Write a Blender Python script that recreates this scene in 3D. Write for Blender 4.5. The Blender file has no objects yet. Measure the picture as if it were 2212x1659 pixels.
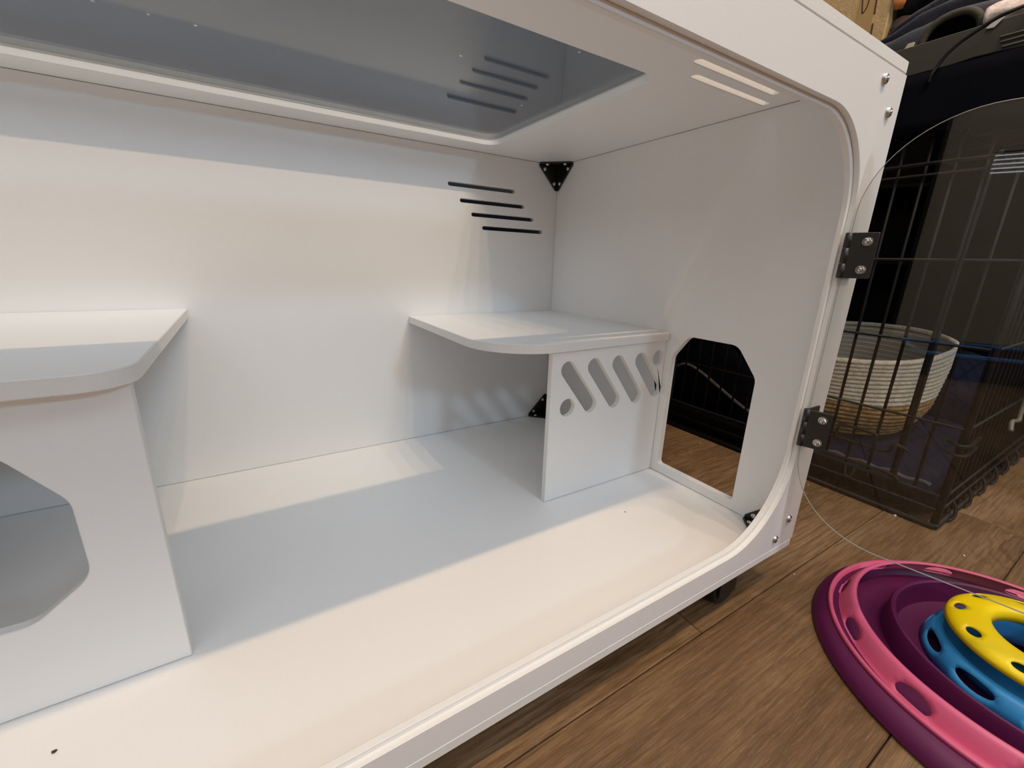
import bpy, bmesh, math, random
from math import sin, cos, pi, radians as rad
from mathutils import Vector, Matrix, noise
from mathutils.geometry import tessellate_polygon, delaunay_2d_cdt

random.seed(7)
scene = bpy.context.scene
COL = scene.collection

# ------------------------------------------------------------------ camera
cam_d = bpy.data.cameras.new('camera')
cam = bpy.data.objects.new('camera', cam_d)
COL.objects.link(cam)
cam.location = (-0.5375, -0.7150, 0.3232)
cam.rotation_euler = (rad(73.804), rad(-1.722), rad(-31.591))
cam_d.sensor_fit = 'HORIZONTAL'
cam_d.sensor_width = 36.0
cam_d.lens = 36.0 * 914.83 / 2212.0
cam_d.clip_start = 0.01
scene.camera = cam

# ------------------------------------------------------------------ world, big lights, exposure
world = bpy.data.worlds.new('world')
scene.world = world
world.use_nodes = True
bg = world.node_tree.nodes['Background']
bg.inputs[0].default_value = (0.96, 0.975, 1.0, 1)
bg.inputs[1].default_value = 1.34

def area(name, loc, target, size, size_y, power, color):
    d = bpy.data.lights.new(name, 'AREA')
    d.shape = 'RECTANGLE'; d.size = size; d.size_y = size_y
    d.energy = power; d.color = color
    o = bpy.data.objects.new(name, d); COL.objects.link(o)
    o.location = loc
    o.rotation_euler = (Vector(target) - Vector(loc)).to_track_quat('-Z', 'Y').to_euler()
    return o
# daylight from the window across the room
area('window_daylight', (0.05, -2.97, 1.33), (-0.2, 0, 0.2), 0.26, 0.26, 14, (0.58, 0.80, 1.0))
LAMP_W = 17.6          # per bulb
LAMP_COL = (1.0, 0.69, 0.40)

scene.view_settings.view_transform = 'Standard'
scene.view_settings.look = 'None'
scene.view_settings.exposure = 0.0
scene.view_settings.gamma = 1.0
scene.view_settings.use_curve_mapping = False
scene.cycles.use_denoising = True
scene.cycles.max_bounces = 12
scene.cycles.transparent_max_bounces = 16
scene.cycles.caustics_reflective = False
scene.cycles.caustics_refractive = False

# ------------------------------------------------------------------ materials
MATS = {}
def srgb(r, g, b):
    f = lambda c: (c/255/12.92) if c/255 <= 0.04045 else ((c/255+0.055)/1.055)**2.4
    return (f(r), f(g), f(b), 1)

def new_mat(name):
    m = bpy.data.materials.new(name); m.use_nodes = True
    nt = m.node_tree
    b = nt.nodes['Principled BSDF']
    MATS[name] = m
    return m, nt, b

def simple(name, col, rough=0.5, metal=0.0, var=0.06, scale=20.0, bump=0.0, bscale=200.0, spec=0.5, sheen=0.0):
    """Principled with a faint procedural tone variation and optional fine relief."""
    m, nt, b = new_mat(name)
    b.inputs['Roughness'].default_value = rough
    b.inputs['Metallic'].default_value = metal
    b.inputs['Specular IOR Level'].default_value = spec
    if sheen: b.inputs['Sheen Weight'].default_value = sheen
    tc = nt.nodes.new('ShaderNodeTexCoord')
    n = nt.nodes.new('ShaderNodeTexNoise'); n.inputs['Scale'].default_value = scale; n.inputs['Detail'].default_value = 4
    nt.links.new(tc.outputs['Object'], n.inputs['Vector'])
    mix = nt.nodes.new('ShaderNodeMix'); mix.data_type = 'RGBA'
    c = Vector(col[:3])
    mix.inputs[6].default_value = (*(c*(1-var)), 1)
    mix.inputs[7].default_value = (*(c*(1+var)), 1)
    nt.links.new(n.outputs['Fac'], mix.inputs[0])
    nt.links.new(mix.outputs[2], b.inputs['Base Color'])
    if bump:
        n2 = nt.nodes.new('ShaderNodeTexNoise'); n2.inputs['Scale'].default_value = bscale; n2.inputs['Detail'].default_value = 3
        nt.links.new(tc.outputs['Object'], n2.inputs['Vector'])
        bp = nt.nodes.new('ShaderNodeBump'); bp.inputs['Strength'].default_value = bump; bp.inputs['Distance'].default_value = 0.002
        nt.links.new(n2.outputs['Fac'], bp.inputs['Height'])
        nt.links.new(bp.outputs['Normal'], b.inputs['Normal'])
    return m

simple('white_board', (0.885, 0.88, 0.875, 1), 0.38, var=0.012, scale=3, bump=0.03, bscale=500)
simple('board_edge', (0.85, 0.84, 0.82, 1), 0.55, var=0.02, scale=40, bump=0.1, bscale=400)
simple('black_plastic', (0.010, 0.010, 0.011, 1), 0.38, bump=0.05)
simple('black_steel', (0.014, 0.013, 0.012, 1), 0.42, bump=0.04, bscale=300)
simple('chrome', (0.62, 0.61, 0.60, 1), 0.22, 1.0, var=0.03)
simple('dark_rubber', (0.012, 0.012, 0.013, 1), 0.7, bump=0.1)
simple('crate_wire', (0.0050, 0.0042, 0.0036, 1), 0.55, var=0.2, scale=60, spec=0.3)
simple('crate_tray', (0.0045, 0.0045, 0.0045, 1), 0.75, bump=0.1, spec=0.1)
simple('navy_fleece', (0.0022, 0.0026, 0.0055, 1), 0.95, var=0.3, scale=12, spec=0.08)
simple('navy_cushion', (0.009, 0.012, 0.030, 1), 0.9, var=0.2, scale=10, bump=0.2, bscale=220, spec=0.15)
simple('piping', (0.10, 0.09, 0.09, 1), 0.8)
simple('blue_plastic', (0.06, 0.30, 0.90, 1), 0.4)
simple('basket_liner', (0.40, 0.35, 0.28, 1), 0.9, bump=0.2)
simple('olive_plastic', (0.040, 0.037, 0.026, 1), 0.5, var=0.12, scale=8, bump=0.05)
simple('olive_rib', (0.17, 0.16, 0.13, 1), 0.45)
simple('jacket_cloth', (0.040, 0.042, 0.060, 1), 0.75, var=0.35, scale=14, bump=0.3, bscale=180, sheen=0.2)
simple('black_cloth', (0.007, 0.007, 0.007, 1), 0.9, var=0.3, scale=10, bump=0.3, bscale=150, spec=0.2)
simple('bag_padding', (0.055, 0.050, 0.036, 1), 0.75, var=0.25, scale=18, bump=0.3, bscale=160)
simple('orange_cloth', (0.70, 0.24, 0.06, 1), 0.8, var=0.3, scale=40)
simple('brown_cloth', (0.035, 0.016, 0.012, 1), 0.8, var=0.5, scale=30)
simple('pale_paper', (0.50, 0.46, 0.36, 1), 0.8)
simple('white_tag', (0.55, 0.54, 0.55, 1), 0.7)
simple('plum_plastic', srgb(90, 22, 72), 0.48, var=0.04, scale=15, spec=0.35)
simple('pink_plastic', srgb(214, 96, 136), 0.42, var=0.03, scale=15)
simple('blue_toy_plastic', srgb(52, 148, 214), 0.42, var=0.05, scale=25)
simple('yellow_plastic', srgb(255, 222, 2), 0.40, var=0.02, scale=15)
simple('wall_slate', (0.016, 0.026, 0.044, 1), 0.85, var=0.05, scale=5)
simple('wall_beige', (0.64, 0.57, 0.45, 1), 0.9, var=0.03, scale=5)
simple('wall_pale', (0.46, 0.49, 0.53, 1), 0.9, var=0.03, scale=5)
simple('dark_wood', (0.010, 0.008, 0.007, 1), 0.6, var=0.2)
simple('blind_slat', (0.62, 0.60, 0.56, 1), 0.5)
simple('crumb', (0.75, 0.70, 0.60, 1), 0.8)
simple('dark_crumb', (0.05, 0.04, 0.035, 1), 0.8)
simple('tape', (0.42, 0.29, 0.13, 1), 0.22, var=0.05)
simple('marker_ink', (0.018, 0.013, 0.010, 1), 0.6)
simple('cord_rubber', (0.006, 0.006, 0.006, 1), 0.5, spec=0.3)
simple('lamp_metal', (0.5, 0.5, 0.5, 1), 0.35, 1.0)
simple('acrylic_edge', (0.40, 0.40, 0.36, 1), 0.25, var=0.02)

def emission(name, col, s):
    m, nt, b = new_mat(name)
    b.inputs['Base Color'].default_value = (*col, 1)
    b.inputs['Emission Color'].default_value = (*col, 1)
    b.inputs['Emission Strength'].default_value = s
emission('daylight_pane', (0.95, 0.97, 1.0), 2.4)

def acrylic(name, tint, rough):
    """Clear sheet: Fresnel-weighted reflection over straight transmission (same from both sides)."""
    m = bpy.data.materials.new(name); m.use_nodes = True; nt = m.node_tree
    nt.nodes.clear()
    out = nt.nodes.new('ShaderNodeOutputMaterial')
    mx = nt.nodes.new('ShaderNodeMixShader')
    tr = nt.nodes.new('ShaderNodeBsdfTransparent'); tr.inputs[0].default_value = (*tint, 1)
    gl = nt.nodes.new('ShaderNodeBsdfGlossy'); gl.inputs['Roughness'].default_value = rough
    gl.inputs['Color'].default_value = (1, 1, 1, 1)
    fr = nt.nodes.new('ShaderNodeFresnel')
    geo = nt.nodes.new('ShaderNodeNewGeometry')
    im = nt.nodes.new('ShaderNodeMix'); im.data_type = 'FLOAT'
    im.inputs[2].default_value = 1.49; im.inputs[3].default_value = 1/1.49
    nt.links.new(geo.outputs['Backfacing'], im.inputs[0])
    nt.links.new(im.outputs[0], fr.inputs['IOR'])
    nt.links.new(fr.outputs[0], mx.inputs[0])
    nt.links.new(tr.outputs[0], mx.inputs[1]); nt.links.new(gl.outputs[0], mx.inputs[2])
    nt.links.new(mx.outputs[0], out.inputs[0])
    MATS[name] = m
acrylic('acrylic', (0.965, 0.975, 0.975), 0.0)
acrylic('acrylic_roof', (0.92, 0.955, 0.985), 0.0)

# --- wood planks
def wood():
    m, nt, b = new_mat('plank_wood')
    N = nt.nodes.new; L = nt.links.new
    tc = N('ShaderNodeTexCoord'); oi = N('ShaderNodeObjectInfo')
    add = N('ShaderNodeVectorMath'); add.operation = 'MULTIPLY_ADD'
    L(oi.outputs['Random'], add.inputs[0]); add.inputs[1].default_value = (37, 19, 7); L(tc.outputs['Object'], add.inputs[2])
    def mapped(sx, sy):
        v = N('ShaderNodeVectorMath'); v.operation = 'MULTIPLY'
        L(add.outputs[0], v.inputs[0]); v.inputs[1].default_value = (sx, sy, 1); return v.outputs[0]
    def noi(vec, s, d, dist=0.0, r=0.6):
        n = N('ShaderNodeTexNoise'); n.inputs['Scale'].default_value = s; n.inputs['Detail'].default_value = d
        n.inputs['Distortion'].default_value = dist; n.inputs['Roughness'].default_value = r
        L(vec, n.inputs['Vector']); return n.outputs['Fac']
    def ramp(f, stops):
        r = N('ShaderNodeValToRGB'); e = r.color_ramp.elements
        while len(e) < len(stops): e.new(0.5)
        for k, (p, c) in enumerate(stops): e[k].position = p; e[k].color = c
        L(f, r.inputs[0]); return r.outputs[0]
    def mixc(f, a, bb, mode='MIX'):
        x = N('ShaderNodeMix'); x.data_type = 'RGBA'; x.blend_type = mode
        if isinstance(f, float): x.inputs[0].default_value = f
        else: L(f, x.inputs[0])
        L(a, x.inputs[6])
        if isinstance(bb, tuple): x.inputs[7].default_value = bb
        else: L(bb, x.inputs[7])
        return x.outputs[2]
    broad = noi(mapped(1.6, 7), 1.6, 5, 0.6)
    c0 = ramp(broad, [(0.30, srgb(112, 84, 55)), (0.52, srgb(146, 117, 84)), (0.72, srgb(168, 142, 112))])
    tone = ramp(oi.outputs['Random'], [(0.0, (0.80, 0.76, 0.72, 1)), (0.5, (1.0, 0.97, 0.92, 1)), (1.0, (0.90, 0.90, 0.90, 1))])
    c0 = mixc(1.0, c0, tone, 'MULTIPLY')
    # long fibres
    fib = noi(mapped(4, 95), 3.0, 6, 0.35, 0.7)
    c1 = mixc(ramp(fib, [(0.40, (0, 0, 0, 1)), (0.60, (0.62, 0.62, 0.62, 1))]), c0, srgb(80, 56, 35))
    fine = noi(mapped(16, 330), 3.4, 4, 0.3, 0.75)
    c2 = mixc(ramp(fine, [(0.54, (0, 0, 0, 1)), (0.68, (0.28, 0.28, 0.28, 1))]), c1, srgb(186, 158, 122))
    # cathedral rings around knots
    vor = N('ShaderNodeTexVoronoi'); vor.inputs['Scale'].default_value = 1.0
    L(mapped(3.2, 7.5), vor.inputs['Vector'])
    wv = N('ShaderNodeMath'); wv.operation = 'MULTIPLY_ADD'
    L(vor.outputs['Distance'], wv.inputs[0]); wv.inputs[1].default_value = 60.0
    nn = N('ShaderNodeMath'); nn.operation = 'MULTIPLY'; L(noi(mapped(3, 14), 2.5, 3), nn.inputs[0]); nn.inputs[1].default_value = 22.0
    L(nn.outputs[0], wv.inputs[2])
    sn = N('ShaderNodeMath'); sn.operation = 'SINE'; L(wv.outputs[0], sn.inputs[0])
    near = ramp(vor.outputs['Distance'], [(0.0, (0.75, 0.75, 0.75, 1)), (0.30, (0.35, 0.35, 0.35, 1)), (0.55, (0.05, 0.05, 0.05, 1))])
    rr = N('ShaderNodeMath'); rr.operation = 'MULTIPLY'; rr.use_clamp = True
    L(sn.outputs[0], rr.inputs[0]); L(near, rr.inputs[1])
    c3 = mixc(rr.outputs[0], c2, srgb(78, 54, 34))
    knot = ramp(vor.outputs['Distance'], [(0.03, (0.9, 0.9, 0.9, 1)), (0.09, (0.35, 0.35, 0.35, 1)), (0.16, (0, 0, 0, 1))])
    c4 = mixc(knot, c3, srgb(44, 29, 19))
    L(c4, b.inputs['Base Color'])
    b.inputs['Roughness'].default_value = 0.48
    b.inputs['Specular IOR Level'].default_value = 0.35
    bp = N('ShaderNodeBump'); bp.inputs['Strength'].default_value = 0.35; bp.inputs['Distance'].default_value = 0.0015
    L(fib, bp.inputs['Height']); L(bp.outputs[0], b.inputs['Normal'])
wood()

# --- rope / jute / cardboard / floral
def twisted(name, c_a, c_b, scale):
    m, nt, b = new_mat(name); N = nt.nodes.new; L = nt.links.new
    tc = N('ShaderNodeTexCoord')
    n = N('ShaderNodeTexNoise'); n.inputs['Scale'].default_value = scale; n.inputs['Detail'].default_value = 5; n.inputs['Roughness'].default_value = 0.75
    L(tc.outputs['Object'], n.inputs['Vector'])
    r = N('ShaderNodeValToRGB'); r.color_ramp.elements[0].position = 0.33; r.color_ramp.elements[1].position = 0.68
    r.color_ramp.elements[0].color = c_a; r.color_ramp.elements[1].color = c_b
    L(n.outputs['Fac'], r.inputs[0]); L(r.outputs[0], b.inputs['Base Color'])
    b.inputs['Roughness'].default_value = 0.9
    bp = N('ShaderNodeBump'); bp.inputs['Strength'].default_value = 0.7; bp.inputs['Distance'].default_value = 0.003
    L(n.outputs['Fac'], bp.inputs['Height']); L(bp.outputs[0], b.inputs['Normal'])
twisted('cotton_rope', (0.56, 0.48, 0.35, 1), (0.86, 0.78, 0.64, 1), 170)
twisted('jute_rope', (0.16, 0.085, 0.03, 1), (0.52, 0.33, 0.13, 1), 90)
twisted('cardboard', (0.46, 0.33, 0.165, 1), (0.50, 0.36, 0.185, 1), 60)
twisted('floral_cloth', (0.62, 0.44, 0.42, 1), (0.88, 0.85, 0.80, 1), 45)

# ------------------------------------------------------------------ mesh helpers
def link(name, me, mats, parent=None):
    o = bpy.data.objects.new(name, me)
    COL.objects.link(o)
    for m in (mats if isinstance(mats, (list, tuple)) else [mats]):
        if len(me.materials) < len(mats if isinstance(mats, (list, tuple)) else [mats]):
            me.materials.append(MATS[m])
    if parent is not None: adopt(o, parent)
    return o

def adopt(o, parent):
    o.parent = parent
    if parent.type == 'EMPTY':
        o.matrix_parent_inverse = Matrix.LocRotScale(parent.location, parent.rotation_euler, None).inverted()
    elif parent.get('_loc'):
        o.matrix_parent_inverse = Matrix.Translation(Vector(parent['_loc'])).inverted()

def thing(name, label, cat, loc, group=None, rotz=0.0):
    o = bpy.data.objects.new(name, None); COL.objects.link(o)
    o.empty_display_size = 0.05
    o.location = loc; o.rotation_euler = (0, 0, rotz)
    tag(o, label, cat, group)
    return o

def tag(o, label=None, cat=None, group=None, kind=None):
    if label: o['label'] = label
    if cat: o['category'] = cat
    if group: o['group'] = group
    if kind: o['kind'] = kind
    return o

def mesh(verts, faces, smooth=False, mat_idx=None):
    me = bpy.data.meshes.new('m')
    me.from_pydata([tuple(v) for v in verts], [], faces)
    if mat_idx: me.polygons.foreach_set('material_index', mat_idx)
    bm = bmesh.new(); bm.from_mesh(me)
    bmesh.ops.recalc_face_normals(bm, faces=bm.faces); bm.to_mesh(me); bm.free()
    if smooth: me.polygons.foreach_set('use_smooth', [True]*len(me.polygons))
    me.update()
    return me

def smooth_angle(me, ang=35):
    me.polygons.foreach_set('use_smooth', [True]*len(me.polygons))
    bm = bmesh.new(); bm.from_mesh(me)
    for e in bm.edges:
        if len(e.link_faces) == 2 and e.calc_face_angle(0) > rad(ang): e.smooth = False
    bm.to_mesh(me); bm.free()
    return me

def round_poly(pts, radii, seg=8):
    """2D polygon with filleted corners."""
    out = []
    n = len(pts)
    for i in range(n):
        p = Vector(pts[i]); a = Vector(pts[i-1]); c = Vector(pts[(i+1) % n])
        r = radii[i] if isinstance(radii, (list, tuple)) else radii
        if r <= 0: out.append(p); continue
        u = (a-p).normalized(); v = (c-p).normalized()
        ang = u.angle(v); d = r/math.tan(ang/2)
        s = p+u*d; e = p+v*d
        ctr = p+(u+v).normalized()*(r/sin(ang/2))
        a0 = math.atan2(*(s-ctr).yx); a1 = math.atan2(*(e-ctr).yx)
        da = (a1-a0+pi) % (2*pi)-pi
        for k in range(seg+1):
            t = a0+da*k/seg
            out.append(ctr+Vector((cos(t), sin(t)))*r)
    return out

def stadium(p, q, r, seg=6):
    p = Vector(p); q = Vector(q); d = (q-p).normalized(); a = math.atan2(d.y, d.x)
    return [q+Vector((cos(a-pi/2+pi*k/seg), sin(a-pi/2+pi*k/seg)))*r for k in range(seg+1)] + \
           [p+Vector((cos(a+pi/2+pi*k/seg), sin(a+pi/2+pi*k/seg)))*r for k in range(seg+1)]

def circle2(c, r, n=24, ry=None):
    return [Vector((c[0]+r*cos(2*pi*k/n), c[1]+(ry or r)*sin(2*pi*k/n))) for k in range(n)]

def area2(l): return sum(l[i-1].x*l[i].y-l[i].x*l[i-1].y for i in range(len(l)))/2

def offset(loop, c):
    """move each vertex of a CCW loop inwards by c (negative: outwards)"""
    n = len(loop); out = []
    for i in range(n):
        p = loop[i]; a = loop[i-1]; b = loop[(i+1) % n]
        e1 = (p-a); e2 = (b-p)
        if e1.length < 1e-9 or e2.length < 1e-9: out.append(p.copy()); continue
        n1 = Vector((-e1.y, e1.x)).normalized(); n2 = Vector((-e2.y, e2.x)).normalized()
        m = n1+n2
        if m.length < 1e-6: m = n1
        m.normalize(); k = max(0.4, m.dot(n1))
        out.append(p+m*(c/k))
    return out

def plate(outer, holes, t, org, U, V, W, chamfer=0.0006, edge_mat=1):
    """Slab: outline in (U,V) from org, thickness t along W. Face material 0, cut edges material edge_mat."""
    org, U, V, W = map(Vector, (org, U, V, W))
    loops = []
    o = [Vector(p) for p in outer]
    if area2(o) < 0: o.reverse()
    loops.append((o, 1))
    for h in holes:
        h = [Vector(p) for p in h]
        if area2(h) < 0: h.reverse()
        loops.append((h, -1))
    V3 = []; F = []; MI = []
    P = lambda p, w: org+U*p.x+V*p.y+W*w
    rings = []   # for each loop: 4 rings of indices
    for l, s in loops:
        ins = offset(l, chamfer*s)
        rr = []
        for ring, w in ((ins, 0), (l, chamfer), (l, t-chamfer), (ins, t)):
            base = len(V3); V3 += [P(p, w) for p in ring]; rr.append(base)
        n = len(l)
        for a, b in ((0, 1), (1, 2), (2, 3)):
            for i in range(n):
                j = (i+1) % n
                F.append((rr[a]+i, rr[a]+j, rr[b]+j, rr[b]+i)); MI.append(edge_mat)
        rings.append((rr, ins))
    tri = tessellate_polygon([[Vector((p.x, p.y, 0)) for p in ins] for rr, ins in rings])
    flat0 = []; flat3 = []
    for rr, ins in rings:
        flat0 += [rr[0]+i for i in range(len(ins))]
        flat3 += [rr[3]+i for i in range(len(ins))]
    for a, b, c in tri:
        F.append((flat0[a], flat0[b], flat0[c])); MI.append(0)
        F.append((flat3[a], flat3[c], flat3[b])); MI.append(0)
    return mesh(V3, F, mat_idx=MI)

def box(x0, x1, y0, y1, z0, z1, bevel=0.0, seg=2):
    bm = bmesh.new()
    bmesh.ops.create_cube(bm, size=1)
    for v in bm.verts:
        v.co = Vector(((x0+x1)/2+v.co.x*(x1-x0), (y0+y1)/2+v.co.y*(y1-y0), (z0+z1)/2+v.co.z*(z1-z0)))
    if bevel: bmesh.ops.bevel(bm, geom=bm.edges[:], offset=bevel, segments=seg, affect='EDGES', profile=0.5)
    me = bpy.data.meshes.new('m'); bm.to_mesh(me); bm.free()
    return me

def tube(path, r, seg=8, closed=False, cap=True):
    pts = [Vector(p) for p in path]
    n = len(pts); Vv = []; F = []
    up = None
    for i, p in enumerate(pts):
        a = pts[i-1] if (i > 0 or closed) else p
        b = pts[(i+1) % n] if (i < n-1 or closed) else p
        t = (b-a).normalized()
        if up is None:
            up = t.orthogonal().normalized()
        else:
            up = (up-t*up.dot(t))
            up = up.normalized() if up.length > 1e-6 else t.orthogonal().normalized()
        s = t.cross(up)
        rr = r[i] if isinstance(r, (list, tuple)) else r
        for k in range(seg):
            an = 2*pi*k/seg
            Vv.append(p+(up*cos(an)+s*sin(an))*rr)
    m = n if closed else n-1
    for i in range(m):
        j = (i+1) % n
        for k in range(seg):
            l = (k+1) % seg
            F.append((i*seg+k, i*seg+l, j*seg+l, j*seg+k))
    if cap and not closed:
        F.append(tuple(range(seg))); F.append(tuple((n-1)*seg+k for k in range(seg)))
    return mesh(Vv, F, smooth=True)

def smooth_path(ctrl, per=8, closed=False):
    """Catmull-Rom through control points"""
    P = [Vector(p) for p in ctrl]; n = len(P); out = []
    rng = n if closed else n-1
    for i in range(rng):
        p0 = P[i-1] if (i > 0 or closed) else P[0]*2-P[1]
        p1 = P[i]; p2 = P[(i+1) % n]
        p3 = P[(i+2) % n] if (i+2 < n or closed) else P[-1]*2-P[-2]
        for k in range(per):
            t = k/per
            out.append(0.5*((2*p1)+(p2-p0)*t+(2*p0-5*p1+4*p2-p3)*t*t+(3*p1-p0-3*p2+p3)*t**3))
    if not closed: out.append(P[-1])
    return out

def revolve(profile, c, seg=96, closed=False):
    """profile [(r,z)] about vertical axis at c (x,y,z0)"""
    n = len(profile); Vv = []; F = []
    for k in range(seg):
        a = 2*pi*k/seg
        for r, z in profile: Vv.append((c[0]+r*cos(a), c[1]+r*sin(a), c[2]+z))
    for k in range(seg):
        l = (k+1) % seg
        for i in range(n if closed else n-1):
            j = (i+1) % n
            F.append((k*n+i, l*n+i, l*n+j, k*n+j))
    return smooth_angle(mesh(Vv, F), 40)

def join(meshes):
    bm = bmesh.new()
    for me in meshes: bm.from_mesh(me)
    out = bpy.data.meshes.new('m'); bm.to_mesh(out); bm.free()
    return out

def cyl(p, q, r, seg=16, r2=None):
    return tube([p, q], [r, r2 if r2 is not None else r], seg)

def place(me, M):
    me.transform(M); return me

def frame(org, X, Y, Z):
    X, Y, Z = map(Vector, (X, Y, Z))
    m = Matrix.Identity(4)
    for i in range(3): m[i][0] = X[i]; m[i][1] = Y[i]; m[i][2] = Z[i]; m[i][3] = Vector(org)[i]
    return m

def screw_mesh(r, h):
    """domed socket screw head, axis +Z, base at z=0"""
    prof = [(r, 0), (r, h*0.25), (r*0.86, h*0.7), (r*0.55, h), (r*0.50, h), (r*0.44, h*0.45), (0.0001, h*0.42)]
    return revolve(prof, (0, 0, 0), 20)

def nut_mesh(r, h):
    """washer, hex nut and bolt end, axis +Z"""
    w = revolve([(r*1.0, 0), (r*1.0, h*0.18), (r*0.55, h*0.2)], (0, 0, 0), 24)
    hexa = revolve([(r*0.80, h*0.18), (r*0.80, h*0.75), (r*0.66, h*0.9), (r*0.42, h*0.9)], (0, 0, 0), 6)
    hexa.polygons.foreach_set('use_smooth', [False]*len(hexa.polygons))
    b = revolve([(r*0.42, h*0.3), (r*0.42, h*1.15), (r*0.30, h*1.25), (0.0001, h*1.25)], (0, 0, 0), 16)
    return join([w, hexa, b])

FZ = -0.070     # room floor level

# ------------------------------------------------------------------ setting
fl = link('floor', box(-3.4, 2.3, -3.1, 0.165, FZ-0.03, FZ-0.0052), 'dark_wood'); tag(fl, kind='structure')
W = 0.153
plank_me = {}
for row in range(-17, 6):
    y0 = -0.511 + W*row
    if y0 > 0.2: continue
    Lp = 1.22
    off = {0: -0.148, -1: 0.47, -2: -0.62, 1: 0.62, 2: 0.05, 3: 0.4}.get(row, (row*0.437) % Lp)
    k0 = math.floor((-3.3-off)/Lp); k1 = math.ceil((2.2-off)/Lp)
    for k in range(k0, k1):
        if 'p' not in plank_me:
            plank_me['p'] = box(-Lp/2+0.0004, Lp/2-0.0004, -W/2+0.0005, W/2-0.0005, -0.005, 0, 0.0008, 1)
            plank_me['p'].materials.append(MATS['plank_wood'])
        o = bpy.data.objects.new('plank', plank_me['p']); COL.objects.link(o)
        o.location = (off+k*Lp+Lp/2, y0+W/2, FZ)
        adopt(o, fl)
tag(link('wall_back', box(-3.4, 2.3, 0.065, 0.165, FZ-0.03, 2.35), 'wall_slate'), kind='structure')
tag(link('wall_right', box(2.2, 2.3, -3.2, 0.065, FZ-0.03, 2.35), 'wall_slate'), kind='structure')
wf = link('wall_front', box(-3.4, 2.3, -3.1, -3.0, FZ-0.03, 2.35), 'wall_pale'); tag(wf, kind='structure')
w2 = link('window_2', join([box(-0.14, 0.24, -3.0, -2.98, 1.13, 1.17, 0.003), box(-0.14, 0.24, -3.0, -2.98, 1.49, 1.53, 0.003),
     box(-0.14, -0.10, -3.0, -2.98, 1.17, 1.49, 0.003), box(0.20, 0.24, -3.0, -2.98, 1.17, 1.49, 0.003)]), 'blind_slat'); tag(w2, kind='structure')
# the wall at the left end of the room is only seen mirrored in the open door
WL = -3.2
tag(link('wall_left', plate([(-3.2, FZ), (0.06, FZ), (0.06, 2.35), (-3.2, 2.35)],
     [[(-1.52, 0.87), (-1.225, 0.87), (-1.225, 0.995), (-1.52, 0.995)]], 0.1, (WL, 0, 0), (0, 1, 0), (0, 0, 1), (-1, 0, 0), edge_mat=0),
     ['wall_beige']), kind='structure')
win = link('window_1', box(WL-0.09, WL-0.08, -1.52, -1.225, 0.87, 0.995), 'daylight_pane'); tag(win, kind='structure')
for k in range(6):
    link('blind_slat', box(WL-0.055, WL-0.015, -1.515, -1.23, 0.873+k*0.0225, 0.883+k*0.0225), 'blind_slat', win)
bc = thing('bookcase', 'tall dark wooden bookcase standing against the far left wall', 'bookcase', (WL+0.16, -0.47, FZ))
link('case_side', box(WL, WL+0.30, -0.965, -0.945, FZ, 1.7, 0.002), 'dark_wood', bc)
link('case_side', box(WL, WL+0.30, 0.03, 0.05, FZ, 1.7, 0.002), 'dark_wood', bc)
link('case_back', box(WL+0.002, WL+0.012, -0.945, 0.03, FZ, 1.7), 'dark_wood', bc)
for k in range(5):
    link('shelf', box(WL+0.012, WL+0.295, -0.945, 0.03, FZ+0.02+k*0.42, FZ+0.04+k*0.42, 0.002), 'dark_wood', bc)

bb = thing('storage_bin', 'low blue plastic storage bin on the floor at the far left of the room', 'storage bin', (-2.0, -1.28, FZ))
bo = round_poly([(-2.2, -1.66), (-1.8, -1.66), (-1.8, -0.90), (-2.2, -0.90)], 0.04, 6)
bi = offset([Vector(p) for p in bo], 0.006)
link('bin_body', join([plate(bo, [], 0.004, (0, 0, FZ+0.0005), (1, 0, 0), (0, 1, 0), (0, 0, 1), 0.0006, 0),
     plate(bo, [bi], 0.085, (0, 0, FZ+0.0005), (1, 0, 0), (0, 1, 0), (0, 0, 1), 0.001, 0)]), 'navy_cushion', bb)
link('bin_rim', plate(offset([Vector(p) for p in bo], -0.008), [bi], 0.014, (0, 0, FZ+0.0856), (1, 0, 0), (0, 1, 0), (0, 0, 1), 0.003, 0), 'blue_plastic', bb)
# ceiling lamp: a bar with four bare bulbs (lights the enclosure from above its front)
lamp = thing('ceiling_lamp', 'metal ceiling bar lamp with four warm bulbs above the enclosure', 'lamp', (-0.06, -1.07, 2.06))
link('bar', box(-0.40, 0.28, -1.09, -1.05, 2.07, 2.09, 0.006), 'lamp_metal', lamp)
link('rod', cyl((-0.06, -1.07, 2.09), (-0.06, -1.07, 2.35), 0.008), 'lamp_metal', lamp)
for k, (bx, w) in enumerate(((-0.32, 1.25), (-0.15, 1.0), (0.03, 1.0), (0.20, 0.9))):
    link('socket', cyl((bx, -1.07, 2.07), (bx, -1.07, 2.035), 0.017), 'lamp_metal', lamp)
    d = bpy.data.lights.new('bulb', 'POINT'); d.energy = LAMP_W*w; d.color = LAMP_COL; d.shadow_soft_size = 0.016
    o = bpy.data.objects.new('bulb', d); COL.objects.link(o); o.location = (bx, -1.07, 2.005)

# ------------------------------------------------------------------ the white enclosure
X0, X1, YF, YB, H, T = -1.0, 0.0, -0.505, 0.0, 0.5, 0.010
enc = thing('pet_enclosure', 'large white board pet enclosure on casters with clear roof window and open clear door', 'pet enclosure', (-0.5, -0.25, FZ))
WB = ['white_board', 'board_edge']
ex = (1, 0, 0); ey = (0, 1, 0); ez = (0, 0, 1)
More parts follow.
